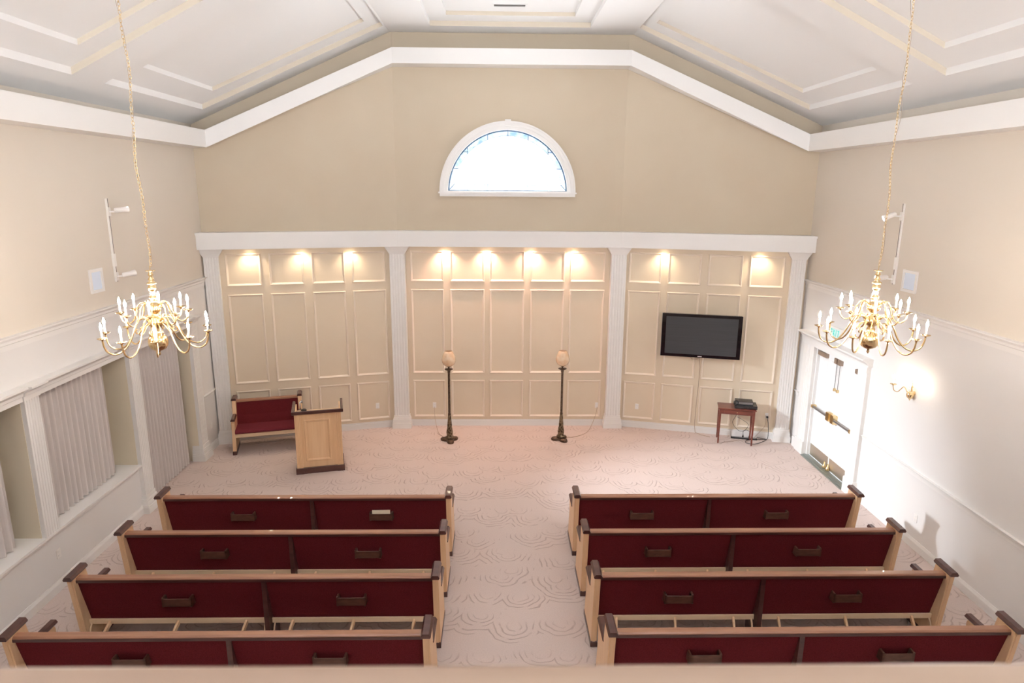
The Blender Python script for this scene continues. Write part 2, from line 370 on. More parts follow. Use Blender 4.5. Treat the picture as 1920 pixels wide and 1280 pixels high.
for sg in (-1, 1):
    x = WCX+sg*.782
    for zz in (.445, .755):
        xo = math.sqrt(1.17**2-zz**2); xi = math.sqrt(max(RI**2-zz**2, 0)) if zz < .6 else .782
        bar(mb, (WCX+sg*xi, WZ0+zz), (WCX+sg*xo, WZ0+zz), .007)
obj('lead_came', mb, 'came', wo, 'dark blue lead lines of the border')
mb = MB(); mb.tube([(p[0], GY-.006, p[2]) for p in pts], .006, 6)
bar(mb, (pts[0][0], ZB), (pts[-1][0], ZB), .005)
for k in range(-2, 3):
    x = WCX+k*.391; bar(mb, (x, B0), (x, WZ0+math.sqrt(RI**2-(k*.391)**2)), .0025)
for zz in (.445, .755):
    xi = math.sqrt(RI**2-zz**2); bar(mb, (WCX-xi, WZ0+zz), (WCX+xi, WZ0+zz), .004)
obj('lead_grid', mb, 'came2', wo, 'fine lead grid of the clear field')

# ------------------------------------------------------------------ ceiling
ZT = 7.70; KL, KR = -2.17, 2.37; ZWL, ZWR = 5.955, 6.03
def zL(x): return ZWL+(x-XL)*(ZT-ZWL)/(KL-XL)
def zR(x): return ZT-(x-KR)*(ZT-ZWR)/(XR-KR)
def wallY(x):
    if x < JL: return YC+(x-JL)*(YC-YL)/(JL-XL)
    if x > JR: return YC-(x-JR)*(YC-YR)/(XR-JR)
    return YC
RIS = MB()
def facet(mb, zf, x0, x1, ox0, ox1, ix0, ix1):
    rows = [YBACK, -2.0, 3.2, 3.95, 8.45, 9.12, None, None]
    def Y(i, x): return (wallY(x)+.02 if i == 7 else wallY(x)-.53 if i == 6 else rows[i])
    xs = [x0, ox0, ox1, x1]
    for i in range(7):
        for j in range(3):
            hole = j == 1 and i in (1, 3, 5)
            a, b = xs[j], xs[j+1]
            if i == 6 or not hole:
                mb.add([(a, Y(i, a), zf(a)), (b, Y(i, b), zf(b)), (b, Y(i+1, b), zf(b)), (a, Y(i+1, a), zf(a))], [(0, 1, 2, 3)]); continue
            far_in = (.42 if i == 5 else .37)
            def q(x, k, dz): 
                y = {0: Y(i, x), 1: Y(i, x)+.35, 2: Y(i+1, x)-far_in, 3: Y(i+1, x)}[k]
                return (x, y, zf(x)+dz)
            h = .085
            O0 = [q(ox0, 0, 0), q(ox1, 0, 0), q(ox1, 3, 0), q(ox0, 3, 0)]; O1 = [(p[0], p[1], p[2]+h) for p in O0]
            I0 = [q(ix0, 1, h), q(ix1, 1, h), q(ix1, 2, h), q(ix0, 2, h)]; I1 = [(p[0], p[1], p[2]+h*.75) for p in I0]
            mb.loft([O1, I0], True, False)
            for A_, B_ in ((O0, O1), (I0, I1)):
                for e0, e1 in ((0, 1), (1, 2), (2, 3), (3, 0)):
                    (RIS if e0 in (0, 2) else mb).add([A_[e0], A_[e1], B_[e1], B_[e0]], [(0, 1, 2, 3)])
            mb.add(I1, [(0, 1, 2, 3)])
mb = MB()
facet(mb, zL, XL, KL, -5.17, -2.20, -4.84, -2.44)
facet(mb, lambda x: ZT, KL, KR, -1.37, 1.50, -1.05, 1.17)
facet(mb, zR, KR, XR, 2.33, 5.25, 2.57, 4.955)
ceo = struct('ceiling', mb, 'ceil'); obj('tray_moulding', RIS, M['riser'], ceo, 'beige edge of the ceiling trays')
# cove fascia (hollow trough along the walls)
def cove():
    zb, h, t = {0: 5.545, 1: 7.094}, .275, .03
    wl = offs(0); 
    # (front xy, wall xy, z bottom)
    st = [((-5.19, YBACK), (XL, YBACK), 5.545, .29), ((-5.19, 12.07), (XL, wl[0][1]), 5.545, .29), ((-2.08, 12.96), wl[1], 7.094, .27),
          ((2.28, 12.96), wl[2], 7.095, .27), ((5.36, 12.17), (XR, wl[3][1]), 5.572, .29), ((5.36, YBACK), (XR, YBACK), 5.572, .29)]
    loops = []
    for f, w, z, h in st:
        f = Vector(f); w = Vector(w); k = .08; g = f+(w-f)*k
        loops.append([(f.x, f.y, z), (f.x, f.y, z+h), (g.x, g.y, z+h), (g.x, g.y, z+t), (w.x, w.y, z+t), (w.x, w.y, z)])
    return MB().loft(loops)
struct('trim_6', cove(), 'white')

# ------------------------------------------------------------------ left wall with window recesses
TH = .42
W0, W1_, BY = (5.42, 7.33), (7.57, 9.50), (9.75, 11.50)
HEAD, SILL = 2.52, .79; RAILZ = 3.2
mb = MB()
XO = XL-TH
for y0, y1, z0, z1 in [(YBACK, W0[0], 0, HEAD), (W0[1], W1_[0], 0, HEAD), (W1_[1], BY[0], 0, HEAD), (BY[1], YL, 0, HEAD),
                       (W0[0], W0[1], 0, SILL-.03), (W1_[0], W1_[1], 0, SILL-.03), (YBACK, YL, HEAD, RAILZ)]:
    mb.box(XO, XL, y0, y1, z0, z1)
mb.box(XO-.1, XO, YBACK, YL, 0, HEAD)
wl_ = struct('wall_left', mb, 'offwhite')
obj('upper_wall', MB().box(XO, XL, YBACK, YL+.3, RAILZ, WZ), 'cream', wl_)
# recess linings
mb = MB()
for (a, b), z0 in ((W0, SILL), (W1_, SILL), (BY, 0)):
    mb.box(XO+.005, XL-.002, b-.006, b+.0, z0, HEAD); mb.box(XO+.005, XL-.002, a, a+.006, z0, HEAD)
    mb.box(XO, XO+.01, a, b, z0, HEAD)
obj('recess_lining', mb, 'reveal', wl_)
# sill ledges
mb = MB()
mb.box(XO, XL, 3.0, 9.50, SILL-.03, SILL); segprofile(mb, WLS, 3.0, 9.50, [(0, SILL-.09), (.02, SILL-.08), (.03, SILL-.05), (.055, SILL-.03), (.055, SILL), (0, SILL)])
struct('trim_7', mb, 'white')
# entablature over the windows
def crown(mb, S, s0, s1, z0, k=1.):
    prof = [(0, z0), (.05*k, z0), (.05*k, z0+.055), (.065*k, z0+.065), (.07*k, z0+.10), (.10*k, z0+.125), (.135*k, z0+.15), (.135*k, z0+.175), (0, z0+.175)]
    segprofile(mb, S, s0, s1, prof)
mb = MB(); crown(mb, WLS, 3.0, 11.77, 2.50)
for a, b in ((W0[1]-.02, W1_[0]+.02), (W1_[1]-.02, BY[0]+.02), (BY[1]-.02, 11.77)): crown(mb, WLS, a, b, 2.501, 1.3)
struct('trim_8', mb, 'white')
pilaster('trim_9', WLS, W0[1], W1_[0], .05, HEAD, False, False, SILL)
def floorpil(name, s0, s1):
    mb = MB(); fluted(mb, WLS, s0, s1, 0, HEAD, 0, .06)
    for za, zb, e in ((0, .10, .05), (.10, .13, .042), (.13, .20, .032), (.20, .225, .02), (.225, .29, .01)):
        segbox(mb, WLS, s0-e, s1+e, za, zb, -.12, .06+e)
    return struct(name, mb, 'white')
floorpil('trim_10', 9.50, 9.75); floorpil('trim_11', 11.50, 11.75)
def railing(mb, S, s0, s1, zt, h=.15, k=1.):
    segprofile(mb, S, s0, s1, [(0, zt-h), (.018*k, zt-h), (.018*k, zt-h*.62), (.03*k, zt-h*.55), (.03*k, zt-h*.35), (.055*k, zt-h*.12), (.075*k, zt-h*.1), (.075*k, zt), (0, zt)])
mb = MB(); railing(mb, WLS, YBACK, 12.40, 3.26); struct('trim_12', mb, 'white')
mb = MB(); railing(mb, WRS, YBACK, 12.44, 3.26); struct('trim_13', mb, 'white')
mb = MB(); railing(mb, WLS, 11.75, 12.38, 1.12, .08, .6); struct('trim_14', mb, 'white')
mb = MB(); railing(mb, WRS, YBACK, 9.93, 1.09, .09, .6); railing(mb, WRS, 12.27, 12.42, 1.09, .09, .6); struct('trim_15', mb, 'white')
def baseb(mb, S, s0, s1):
    segprofile(mb, S, s0, s1, [(0, 0), (.022, 0), (.022, .10), (.012, .125), (.008, .14), (0, .14)])
mb = MB(); baseb(mb, WLS, YBACK, 9.50); baseb(mb, WLS, 11.75, YL); struct('baseboard_left', mb, 'white')
mb = MB(); baseb(mb, WRS, YBACK, 9.95); baseb(mb, WRS, 12.27, YR); struct('baseboard_right', mb, 'white')
# curtains
def curtain(y0, y1, x, z0, z1, pitch, amp, label):
    rnd = random.Random(int(y0*10)); n = int((y1-y0)/pitch)*12; loops = []
    ph = [rnd.uniform(-.35, .35) for _ in range(200)]
    for k in range(9):
        t = k/8; z = z0+(z1-z0)*t; row = []
        for i in range(n+1):
            s = i/n; u = s*(y1-y0)/pitch; c = int(u); w = u+(ph[c % 200]*(1-(u-c))+ph[(c+1) % 200]*(u-c))*.5*(1-t*.5)
            a = amp*(.55 if t > .95 else 1.)*(1-.25*t)
            xx = x+a*math.sin(2*PI*w)+.25*a*math.sin(4*PI*w+.7)
            row.append((xx, y0+(y1-y0)*s, z+.006*math.sin(u)*(1 if k == 0 else 0)))
        loops.append(row)
    m = MB(); m.loft(loops, False, False, True)
    loops2 = [[(p[0]-.008, p[1], p[2]) for p in r] for r in loops]; m.loft(loops2, False, False, True)
    return tag(obj('curtain', m, 'curtain'), label, 'curtain')
curtain(5.5, 7.10, XL-.15, SILL+.01, HEAD-.02, .115, .032, 'taupe pleated curtain in the nearest wall recess, cut off by the left picture edge')
curtain(7.60, 9.17, XL-.15, SILL+.01, HEAD-.02, .105, .030, 'taupe pleated curtain above the white sill between two fluted pilasters')
curtain(9.80, 11.36, XL-.15, .012, HEAD-.02, .10, .036, 'tall taupe pleated curtain hanging down to the carpet near the lectern')

# ------------------------------------------------------------------ right wall with double door
DY0, DY1, DZ = 10.22, 11.74, 2.11
mb = MB()
for y0, y1, z0, z1 in [(YBACK, DY0, 0, RAILZ), (DY1, YR+.1, 0, RAILZ), (DY0, DY1, DZ, RAILZ)]: mb.box(XR, XR+.25, y0, y1, z0, z1)
wr = struct('wall_right', mb, 'offwhite')
obj('upper_wall', MB().box(XR, XR+.25, YBACK, YR+.3, RAILZ, WZ), 'cream', wr)
# door case
mb = MB()
for a, b in ((DY0-.27, DY0), (DY1, DY1+.50)):
    if b-a > .4:
        fluted(mb, WRS, DY1, DY1+.30, 0, DZ, 0, .06, 4); segbox(mb, WRS, DY1+.301, DY1+.46, .001, DZ, 0, .035)
        segbox(mb, WRS, DY1-.002, DY1+.33, -.001, .26, 0, .085); segbox(mb, WRS, DY1+.331, DY1+.49, -.002, .2, 0, .062)
    else:
        fluted(mb, WRS, a, b, 0, DZ, 0, .06, 4); segbox(mb, WRS, a-.03, b, 0, .26, 0, .085)
segbox(mb, WRS, DY0-.27, DY1+.46, DZ, DZ+.12, 0, .07)
segprofile(mb, WRS, DY0-.30, DY1+.50, [(0, DZ+.1), (.075, DZ+.1), (.08, DZ+.13), (.12, DZ+.17), (.17, DZ+.20), (.17, DZ+.225), (0, DZ+.225)])
mb.box(XR-.0, XR+.10, DY0, DY0+.03, 0, DZ); mb.box(XR, XR+.10, DY1-.03, DY1, 0, DZ); mb.box(XR, XR+.10, DY0, DY1, DZ-.03, DZ)
struct('trim_16', mb, 'white')
struct('trim_17', MB().box(XR-.10, XR+.2, DY0, DY1, 0, .014).box(XR-.06, XR+.16, DY0, DY1, .014, .022), 'threshold')
# leaves
ym = (DY0+DY1)/2; XD = XR+.05
class DoorSeg:
    def p(q, s, z, off=0.): return (XD-off, s, z)
DS = DoorSeg()
def leaf(n, y0, y1, hinge):
    mb = MB().box(XD, XD+.045, y0, y1, .02, DZ-.035)
    d = struct('door_%d' % n, mb, 'doorw'); w = y1-y0
    pr = ((0, .0), (.008, -.0), (.014, .008), (.03, .004), (.035, .012))
    for s0, s1 in ((y0+.10, y0+w/2-.04), (y0+w/2+.04, y1-.10)):
        for z0, z1 in ((.42, .88), (1.10, 1.62), (1.72, 1.97)):
            obj('door_panel', ring(MB(), DS, s0, s1, z0, z1, ((0, 0), (.008, .012), (.02, .012), (.035, .0))), 'doorw', d)
    obj('kick_plate', MB().box(XD-.003, XD, y0+.02, y1-.02, .04, .26), M['kick'], d, 'satin metal kick plate')
    inner = y0 if hinge == 'far' else y1     # meeting stile side
    sg = 1 if hinge == 'far' else -1
    m = MB().box(XD-.075, XD-.045, y0+.06, y1-.06, .975, 1.015, .006); 
    pb = obj('panic_bar', m, M['grey'], d, 'grey metal push bar')
    obj('bar_housing', MB().box(XD-.085, XD, inner+sg*.03, inner+sg*.13, .92, 1.08, .01), M['brass'], pb)
    obj('bar_bracket', MB().box(XD-.08, XD, (y1 if hinge == 'far' else y0)-sg*.08, (y1 if hinge == 'far' else y0)-sg*.03, .965, 1.03, .008), M['brass'], pb)
    obj('vertical_rod', MB().tube([(XD-.025, inner+sg*.05, 1.5), (XD-.025, inner+sg*.05, DZ-.12)], .006, 8), M['grey'], pb)
    obj('rod_guide', MB().box(XD-.04, XD, inner+sg*.035, inner+sg*.065, 1.48, 1.53, .004), M['brass'], pb)
    obj('bottom_bolt', MB().lathe([(0, 0), (.028, .005), (.034, .03), (.028, .06), (.014, .075), (.012, .13), (0, .13)], 12, (XD-.04, inner+sg*.06, .03)), M['brass'], d)
    obj('top_latch', MB().box(XD-.06, XD, inner+sg*.02, inner+sg*.10, DZ-.14, DZ-.04, .006), M['bronzemetal'], d)
    return d
d1 = leaf(1, DY0+.032, ym-.002, 'near'); d2 = leaf(2, ym+.002, DY1-.032, 'far')
obj('door_closer', MB().box(XD-.06, XD, DY1-.36, DY1-.06, DZ-.13, DZ-.05, .008), M['bronzemetal'], d2)
obj('door_closer', MB().box(XD-.06, XD, DY0+.06, DY0+.17, DZ-.13, DZ-.05, .008), M['bronzemetal'], d1)
# exit sign
ex = thing('exit_sign', 'small exit sign with green lettering on the wall above the double doors', 'sign', (XR-.001, 11.08, 2.51), 0)
obj('housing', MB().box(-.05, 0, -.19, .19, -.095, .095, .008), M['plastic'], ex)
obj('sign_face', MB().box(-.053, -.05, -.17, .17, -.075, .075), M['signface'], ex)
def letter(mb, ch, yc, h=.11, w=.055, t=.013):
    # reading direction is towards -y for someone facing the right wall
    Y = lambda u: yc+w/2-u*w
    def st(u0, v0, u1, v1):
        a = Vector((Y(u0), (v0-.5)*h)); b = Vector((Y(u1), (v1-.5)*h)); d = (b-a).normalized(); n = Vector((-d.y, d.x))*t/2
        q = [a+n, b+n, b-n, a-n]; mb.loft([[(-.054, p.x, p.y) for p in q], [(-.058, p.x, p.y) for p in q]])
    for l in {'E': [(.1,0,.1,1),(.1,.94,1,.94),(.1,.5,.85,.5),(.1,.06,1,.06)], 'X': [(0,0,1,1),(0,1,1,0)], 'I': [(.5,0,.5,1)], 'T': [(.5,0,.5,1),(0,.94,1,.94)]}[ch]: st(*l)
mb = MB()
for c, y in zip('EXIT', (.115, .038, -.035, -.11)): letter(mb, c, y)
obj('lettering', mb, M['signgreen'], ex, 'green letters EXIT')

# ------------------------------------------------------------------ balcony (camera stands on it)
mb = MB(); mb.box(XL-.5, XR+.3, YBACK-.2, YBACK, -.1, 3.55); mb.box(XL-.5, XR+.3, YBACK-.2, YBACK, 5.5, WZ); mb.box(XL-.5, -4.2, YBACK-.2, YBACK, 3.55, 5.5); mb.box(4.4, XR+.3, YBACK-.2, YBACK, 3.55, 5.5)
struct('wall_rear', mb, 'offwhite')  # unseen rear wall; its opening is added and sized to let sky light in
mb = MB(); mb.box(XL, XR, YBACK, .50, 3.15, 3.38); struct('trim_18', mb, 'offwhite')
p1, p2 = Vector((-.632, .567)), Vector((.369, .561)); dd = (p2-p1)/(p2-p1).x
def ry(x): return (p1+dd*(x-p1.x)).y
rl = thing('balcony_railing', 'brown wooden balcony rail running blurred across the very bottom of the picture', 'railing', (0, 0, 0))
def railloop(x): y = ry(x); return [(x, y-.17, 4.40), (x, y-.02, 4.39), (x, y, 4.41), (x, y, 4.445), (x, y-.008, 4.45), (x, y-.16, 4.45), (x, y-.17, 4.44)]
obj('handrail', MB().loft([railloop(XL), railloop(XR)]), M['railwood'], rl)
obj('panel', MB().box(XL, XR, .42, .50, 3.38, 4.40), M['offwhite'], rl)

# ------------------------------------------------------------------ pews
def slab(prof, x0, x1): return MB().prism(prof, 'x', x0, x1)
def cap(x, y0, y1, z, w=.095, h=.045, dz=0.):
    m = MB(); a, b = x-w/2, x+w/2; c = .018
    L = []
    for y, zz in ((y0, z), (y1, z+dz)):
        L.append([(a+.008, y, zz), (b-.008, y, zz), (b, y, zz+h*.35), (b-c, y, zz+h), (a+c, y, zz+h), (a, y, zz+h*.35)])
    m.loft(L); return m
END = [(.03, .07), (-.02, .5), (-.075, .92), (.15, .925), (.19, .72), (.205, .655), (.24, .64), (.50, .64), (.515, .60), (.50, .44), (.585, .07)]
def make_pew(label, L, sup, racks, loc, rotz=0., brackets=True, group=None, mainpew=True):
    t = thing('church_pew' if mainpew else 'short_pew', label, 'pew' if mainpew else 'bench', loc, rotz, group)
    h = L/2
    for sg in (-1, 1):
        x = sg*(h+.032)
        e = obj('end_panel', slab(END, x-.032, x+.032), M['maple'], t)
        obj('edge_moulding', MB().prism([(p[0]-.006 if i < 3 else p[0], p[1]) for i, p in enumerate([(.03, .07), (-.02, .5), (-.075, .90), (-.06, .90), (0, .5), (.05, .07)])], 'x', x-.015, x+.015), M['maple'], e)
        obj('cap', cap(x, -.11, .17, .92, dz=.008), M['walnut'], e, 'dark walnut cap')
        obj('armrest', cap(x, .20, .545, .64, w=.085, h=.04), M['walnut'], e, 'dark walnut armrest')
        obj('foot', MB().box(x-.037, x+.037, .02, .605, 0, .072, .006), M['walnut'], e, 'dark walnut foot')
    obj('back_panel', slab([(-.012, .87), (.045, .87), (.10, .62), (.18, .38), (.165, .325), (.122, .325), (.112, .38), (.05, .62)], -h, h), M['burgundy'], t)
    tr = obj('top_rail', slab([(-.03, .862), (-.03, .893), (-.018, .905), (.045, .905), (.058, .893), (.058, .862)], -h, h), M['cherry'], t)
    obj('rail_lip', slab([(-.034, .855), (-.034, .884), (-.02, .884), (-.02, .855)], -h, h), M['walnut'], tr)
    obj('seat_cushion', slab([(.14, .41), (.14, .455), (.30, .462), (.56, .468), (.60, .455), (.61, .43), (.59, .405)], -h, h), M['burgundy2'], t)
    obj('seat_board', slab([(.14, .385), (.14, .41), (.58, .40), (.58, .33), (.555, .33), (.555, .375)], -h, h), M['maple_h'], t)
    obj('stretcher', MB().box(-h, h, .085, .105, .285, .345, .004), M['maple_h'], t, 'pale wooden rail under the backrest')
    if sup is not None:
        obj('centre_support', slab([(-.015, .84), (.02, .84), (.115, .36), (.30, .36), (.30, .0), (.0, .0), (-.01, .40)], sup-.024, sup+.024), M['walnut'], t)
    for r in racks:
        k = MB(); y0 = .045-.06
        k.box(r-.155, r+.155, y0-.012, y0, .565, .658, .003); k.box(r-.155, r+.155, y0, .07, .56, .572)
        for s2 in (-1, 1): k.box(r+s2*.155-(.0 if s2 < 0 else .022), r+s2*.155+(.022 if s2 < 0 else .0), y0-.012, .07, .56, .672, .004)
        obj('book_rack', k, M['rackwood'], t)
    if brackets:
        xs = []
        for a, b in ((-h, sup-.03), (sup+.03, h)):
            xs += [a+.22, (a+b)/2, b-.22]
            for e in (a+.02, b-.02):
                obj('kneeler_bracket', MB().tube([(e, .095, .30), (e, .06, .26), (e, .02, .16), (e, .01, .02)], .010, 6), M['maple_h'], t)
        for x in xs:
            k = MB(); k.loft([[(x-.012, .10, .285), (x+.012, .10, .285), (x+.012, .10, .335), (x-.012, .10, .335)],
                              [(x-.035, -.04, .20), (x-.011, -.04, .20), (x-.011, -.04, .245), (x-.035, -.04, .245)]])
            k.box(x-.045, x-.005, -.06, -.035, .10, .235, .004)
            obj('kneeler_bracket', k, M['maple'], t)
    return t
PY0, PDY = 8.184, .9303
ordn = ['frontmost', 'second', 'third', 'fourth']
llab = ['front pew of the left block, folded paper in its right book rack', 'second pew of the left block, directly behind the front one',
        'third pew of the left block, between the second and the nearest', 'nearest pew of the left block, just above the balcony rail']
rlab = ['front pew of the right block, its outer end nearest the double doors', 'second pew of the right block, directly behind the front one',
        'third pew of the right block, between the second and the nearest', 'nearest pew of the right block, just above the balcony rail']
pl = make_pew('burgundy wooden pew, '+llab[0], 3.711, .075, (-.845, .985), (-2.685, PY0, 0), group='pews left of the aisle')
pr_ = make_pew('burgundy wooden pew, '+rlab[0], 3.718, -.10, (-1.0, .83), (2.799, PY0, 0), group='pews right of the aisle')
for proto, labs in ((pl, llab), (pr_, rlab)):
    for i in range(1, 4):
        c = dup(proto); c.location = (proto.location.x, PY0-PDY*i, 0); c['label'] = 'burgundy wooden pew, '+labs[i]
# paper in the rack
tag(obj('folded_paper', MB().loft([[(-1.818, 8.180, .60), (-1.582, 8.180, .60), (-1.582, 8.190, .60), (-1.818, 8.190, .60)],
    [(-1.82, 8.176, .70), (-1.58, 8.176, .705), (-1.58, 8.192, .705), (-1.82, 8.192, .70)]]), M['paper']),
    'cream folded paper standing in the right book rack of the front left pew', 'paper')
# short pew in the corner: its local +y faces the room
angL = math.atan2(SL.n.y, SL.n.x)-PI/2
make_pew('short burgundy pew facing the room against the left panelling, behind the lectern', 1.13, None, (), (-4.625, 12.48, 0), angL, False, mainpew=False)

# ------------------------------------------------------------------ lectern
lt = thing('lectern', 'maple lectern with dark base and dark-trimmed top, standing before the short pew', 'lectern', (-3.257, 10.99, 0), math.atan2(.2, .80))
w, dp = .40, .50
b = MB()
b.box(-w+.02, w-.02, .02, .04, .10, 1.08); b.box(-w+.02, -w+.04, .02, dp, .10, 1.12); b.box(w-.04, w-.02, .02, dp, .10, 1.12)
body = obj('body', b, M['maple'], lt)
class LS:
    def p(q, s, z, off=0.): return (s, .02-off, z)
LSi = LS()
k = MB(); fluted(k, LSi, -w+.01, -w+.11, .10, 1.09, 0, .022, 4, .007); segbox(k, LSi, -w+.008, -w+.112, .10, .17, 0, .026); obj('corner_post', k, M['maple'], lt)
k = MB(); fluted(k, LSi, w-.11, w-.01, .10, 1.09, 0, .022, 4, .007); segbox(k, LSi, w-.112, w-.008, .10, .17, 0, .026); obj('corner_post', k, M['maple'], lt)
obj('panel_moulding', ring(MB(), LSi, -.235, .20, .22, .98, ((0, 0), (0, .012), (.012, .022), (.03, .016), (.045, .0))), M['maple'], lt)
k = MB(); k.box(-w-.005, w+.005, -.02, .03, 0, .105, .004); k.box(-w-.012, -w+.12, -.03, .03, 0, .108, .004); k.box(w-.12, w+.012, -.03, .03, 0, .108, .004)
k.box(-w-.005, -w+.03, .03, dp+.02, 0, .105); k.box(w-.03, w+.005, .03, dp+.02, 0, .105); obj('plinth', k, M['walnut'], lt, 'dark walnut base')
# writing surface sinking towards the speaker, framed by dark trim
k = MB(); k.prism([(.0, 1.115), (.0, 1.10), (dp+.05, .97), (dp+.05, .985)], 'x', -w, w); obj('writing_surface', k, M['maple_h'], lt)
k = MB(); k.box(-w-.03, w+.03, -.035, .0, 1.09, 1.15, .01)
for sg in (-1, 1): k.box(sg*(w+.03), sg*(w-.012), -.035, dp+.10, 1.09, 1.15, .008)
obj('top_trim', k, M['walnut'], lt, 'dark walnut trim around the top')
mc = thing('microphone', 'small chrome gooseneck microphone with black base on the left of the lectern top', 'microphone', (-3.55, 11.02, 1.118), 0)
obj('microphone_base', MB().lathe([(0, 0), (.045, 0), (.045, .018), (.03, .03), (0, .03)], 16, (.05, .02, 0)), M['black'], mc)
obj('stem', MB().tube([(0, 0, 0), (-.005, 0, .10), (-.012, .01, .15), (.01, .03, .165)], .011, 8), M['chrome'], mc)
obj('microphone_head', MB().lathe([(0, 0), (.016, .005), (.02, .025), (.012, .05), (0, .055)], 12, (.015, .035, .13)), M['grey'], mc)

# ------------------------------------------------------------------ floor lamps
def floor_lamp(x, y, label, rz):
    t = thing('floor_lamp', label, 'lamp', (x, y, 0), rz, 'torchere lamps before the panelling')
    # three-lobed foot
    L = []
    for z, k in ((0, 1.0), (.03, 1.03), (.052, .93), (.062, .6)):
        L.append([(k*(.135+.055*math.cos(3*a))*math.cos(a), k*(.135+.055*math.cos(3*a))*math.sin(a), z) for a in [2*PI*i/48 for i in range(48)]])
    obj('foot', MB().loft(L, smooth=True), M['bronze'], t)
    obj('carved_base', MB().lathe([(.06, .06), (.085, .075), (.085, .095), (.058, .11), (.062, .14), (.066, .19), (.056, .25), (.044, .30), (.047, .33), (.038, .42), (.033, .50), (.026, .55)], 24), M['bronze_leaf'], t, 'carved leaf base of the stem')
    obj('pole', MB().lathe([(.027, .54), (.030, .56), (.0235, .58), (.0225, 1.40), (.028, 1.42), (.024, 1.45)], 20), M['bronze'], t)
    obj('collar', MB().lathe([(.015, 1.44), (.05, 1.455), (.082, 1.472), (.082, 1.478), (.04, 1.482), (.018, 1.49), (.014, 1.51), (.035, 1.525), (.03, 1.535)], 24), M['bronze'], t)
    obj('lamp_shade', MB().lathe([(.03, 1.528), (.072, 1.542), (.112, 1.575), (.134, 1.625), (.137, 1.67), (.126, 1.73), (.100, 1.79), (.072, 1.835), (.068, 1.835), (.095, 1.79), (.121, 1.73), (.132, 1.67), (.129, 1.625), (.107, 1.58), (.05, 1.55)], 28), M['amber'], t, 'iridescent amber glass shade')
    return t
floor_lamp(-1.095, 12.47, 'bronze floor lamp with amber glass shade, the one nearer the lectern', -PI/2+.2)
floor_lamp(1.115, 12.52, 'bronze floor lamp with amber glass shade, the one nearer the television', -PI/2+.5)
tag(obj('lamp_cord', MB().tube(catmull([(-1.47, 13.30, .43), (-1.46, 13.22, .28), (-1.40, 13.0, .09), (-1.33, 12.82, .012), (-1.2, 12.62, .008), (-1.14, 12.56, .03)]), .005, 6), M['cable_l']), 'thin cord from the wall outlet down to the floor lamp nearer the lectern', 'cord')
tag(obj('lamp_cord', MB().tube(catmull([(1.945, 13.30, .43), (1.90, 13.2, .28), (1.75, 12.95, .07), (1.6, 12.8, .010), (1.35, 12.64, .008), (1.17, 12.60, .03)]), .005, 6), M['cable_l']), 'thin cord from the wall outlet down to the floor lamp nearer the television', 'cord')

# ------------------------------------------------------------------ outlets
def outlet(S, s, z, label):
    a = S.p(s, z, 0); b = S.p(s, z, 1); n = (Vector(b)-Vector(a)); rz = math.atan2(n.y, n.x)+PI/2
    t = thing('wall_outlet', label, 'outlet', a, rz, 'white wall outlets')
    obj('cover_plate', MB().box(-.037, .037, -.008, 0, -.06, .06, .003), M['plastic'], t)
    for dz in (-.026, .026): obj('socket', MB().box(-.017, .017, -.011, -.007, dz-.015, dz+.015, .002).box(-.007, -.004, -.012, -.0105, dz-.006, dz+.006).box(.004, .007, -.012, -.0105, dz-.006, dz+.006), M['white'], t)
    return t
outlet(WLS, 7.55, .46, 'white outlet on the left wall below the curtained window sill')
outlet(WLS, 12.06, .48, 'white outlet on the left wall beside the short pew')
outlet(WRS, 8.41, .44, 'white outlet low on the right wall beside the pews')
outlet(SL, .516, .48, 'white outlet on the left panelling, right of the lectern')
outlet(SM_, -1.47, .45, 'white outlet on the centre panelling beside the left floor lamp')
outlet(SM_, 1.945, .45, 'white outlet on the centre panelling beside the right column')
outlet(SR, .484, .46, 'white outlet on the right panelling, left of the table')
outlet(SR, 3.058, .48, 'white outlet with black plugs, right of the small table')

# ------------------------------------------------------------------ television, table, boxes
def seg_thing(name, label, cat, S, s, z, off):
    p = S.p(s, z, off); return thing(name, label, cat, p, math.atan2(S.n.y, S.n.x)+PI/2)   # local -y faces the room
tv = seg_thing('television', 'large flat television with black bezel mounted on the right panelling', 'television', SR, 1.66, 2.09, .28)
W2, H2 = .755, .43
obj('housing', MB().box(-W2, W2, 0, .09, -H2, H2, .012), M['tvside'], tv)
obj('screen', MB().box(-W2+.075, W2-.075, -.004, .0, -H2+.06, H2-.055), M['screen'], tv)
obj('bezel', MB().box(-W2, -W2+.075, -.008, 0, -H2, H2, .003).box(W2-.075, W2, -.008, 0, -H2, H2, .003).box(-W2+.07, W2-.07, -.008, 0, H2-.055, H2, .003).box(-W2+.07, W2-.07, -.008, 0, -H2, -H2+.06, .003), M['tvside'], tv)
obj('side_trim', MB().box(-W2-.006, -W2, -.004, .085, -H2, H2), M['grey'], tv, 'silver side trim')
obj('maker_badge', MB().box(-.04, .04, -.0095, -.008, -H2+.018, -H2+.032), M['plastic'], tv, 'small white maker badge')
obj('mount_arm', MB().box(-.12, .12, .09, .27, -.1, .1), M['black'], tv)
tag(obj('wall_cable', MB().tube([SR.p(s, z, o) for s, z, o in [(1.45, 1.68, .2), (1.52, 1.60, .17), (1.62, 1.58, .10), (1.67, 1.60, .04), (1.695, 1.4, .03), (1.69, 1.0, .03), (1.675, .6, .03), (1.67, .2, .035), (1.69, .03, .08), (1.80, .008, .14), (1.98, .008, .22)]], .006, 6), M['cable_l']),
    'thin pale cord hanging from the television down the panelling to the carpet', 'cord')
tb = seg_thing('side_table', 'small mahogany table with one drawer standing under the television', 'table', SR, 2.43, 0, .0)
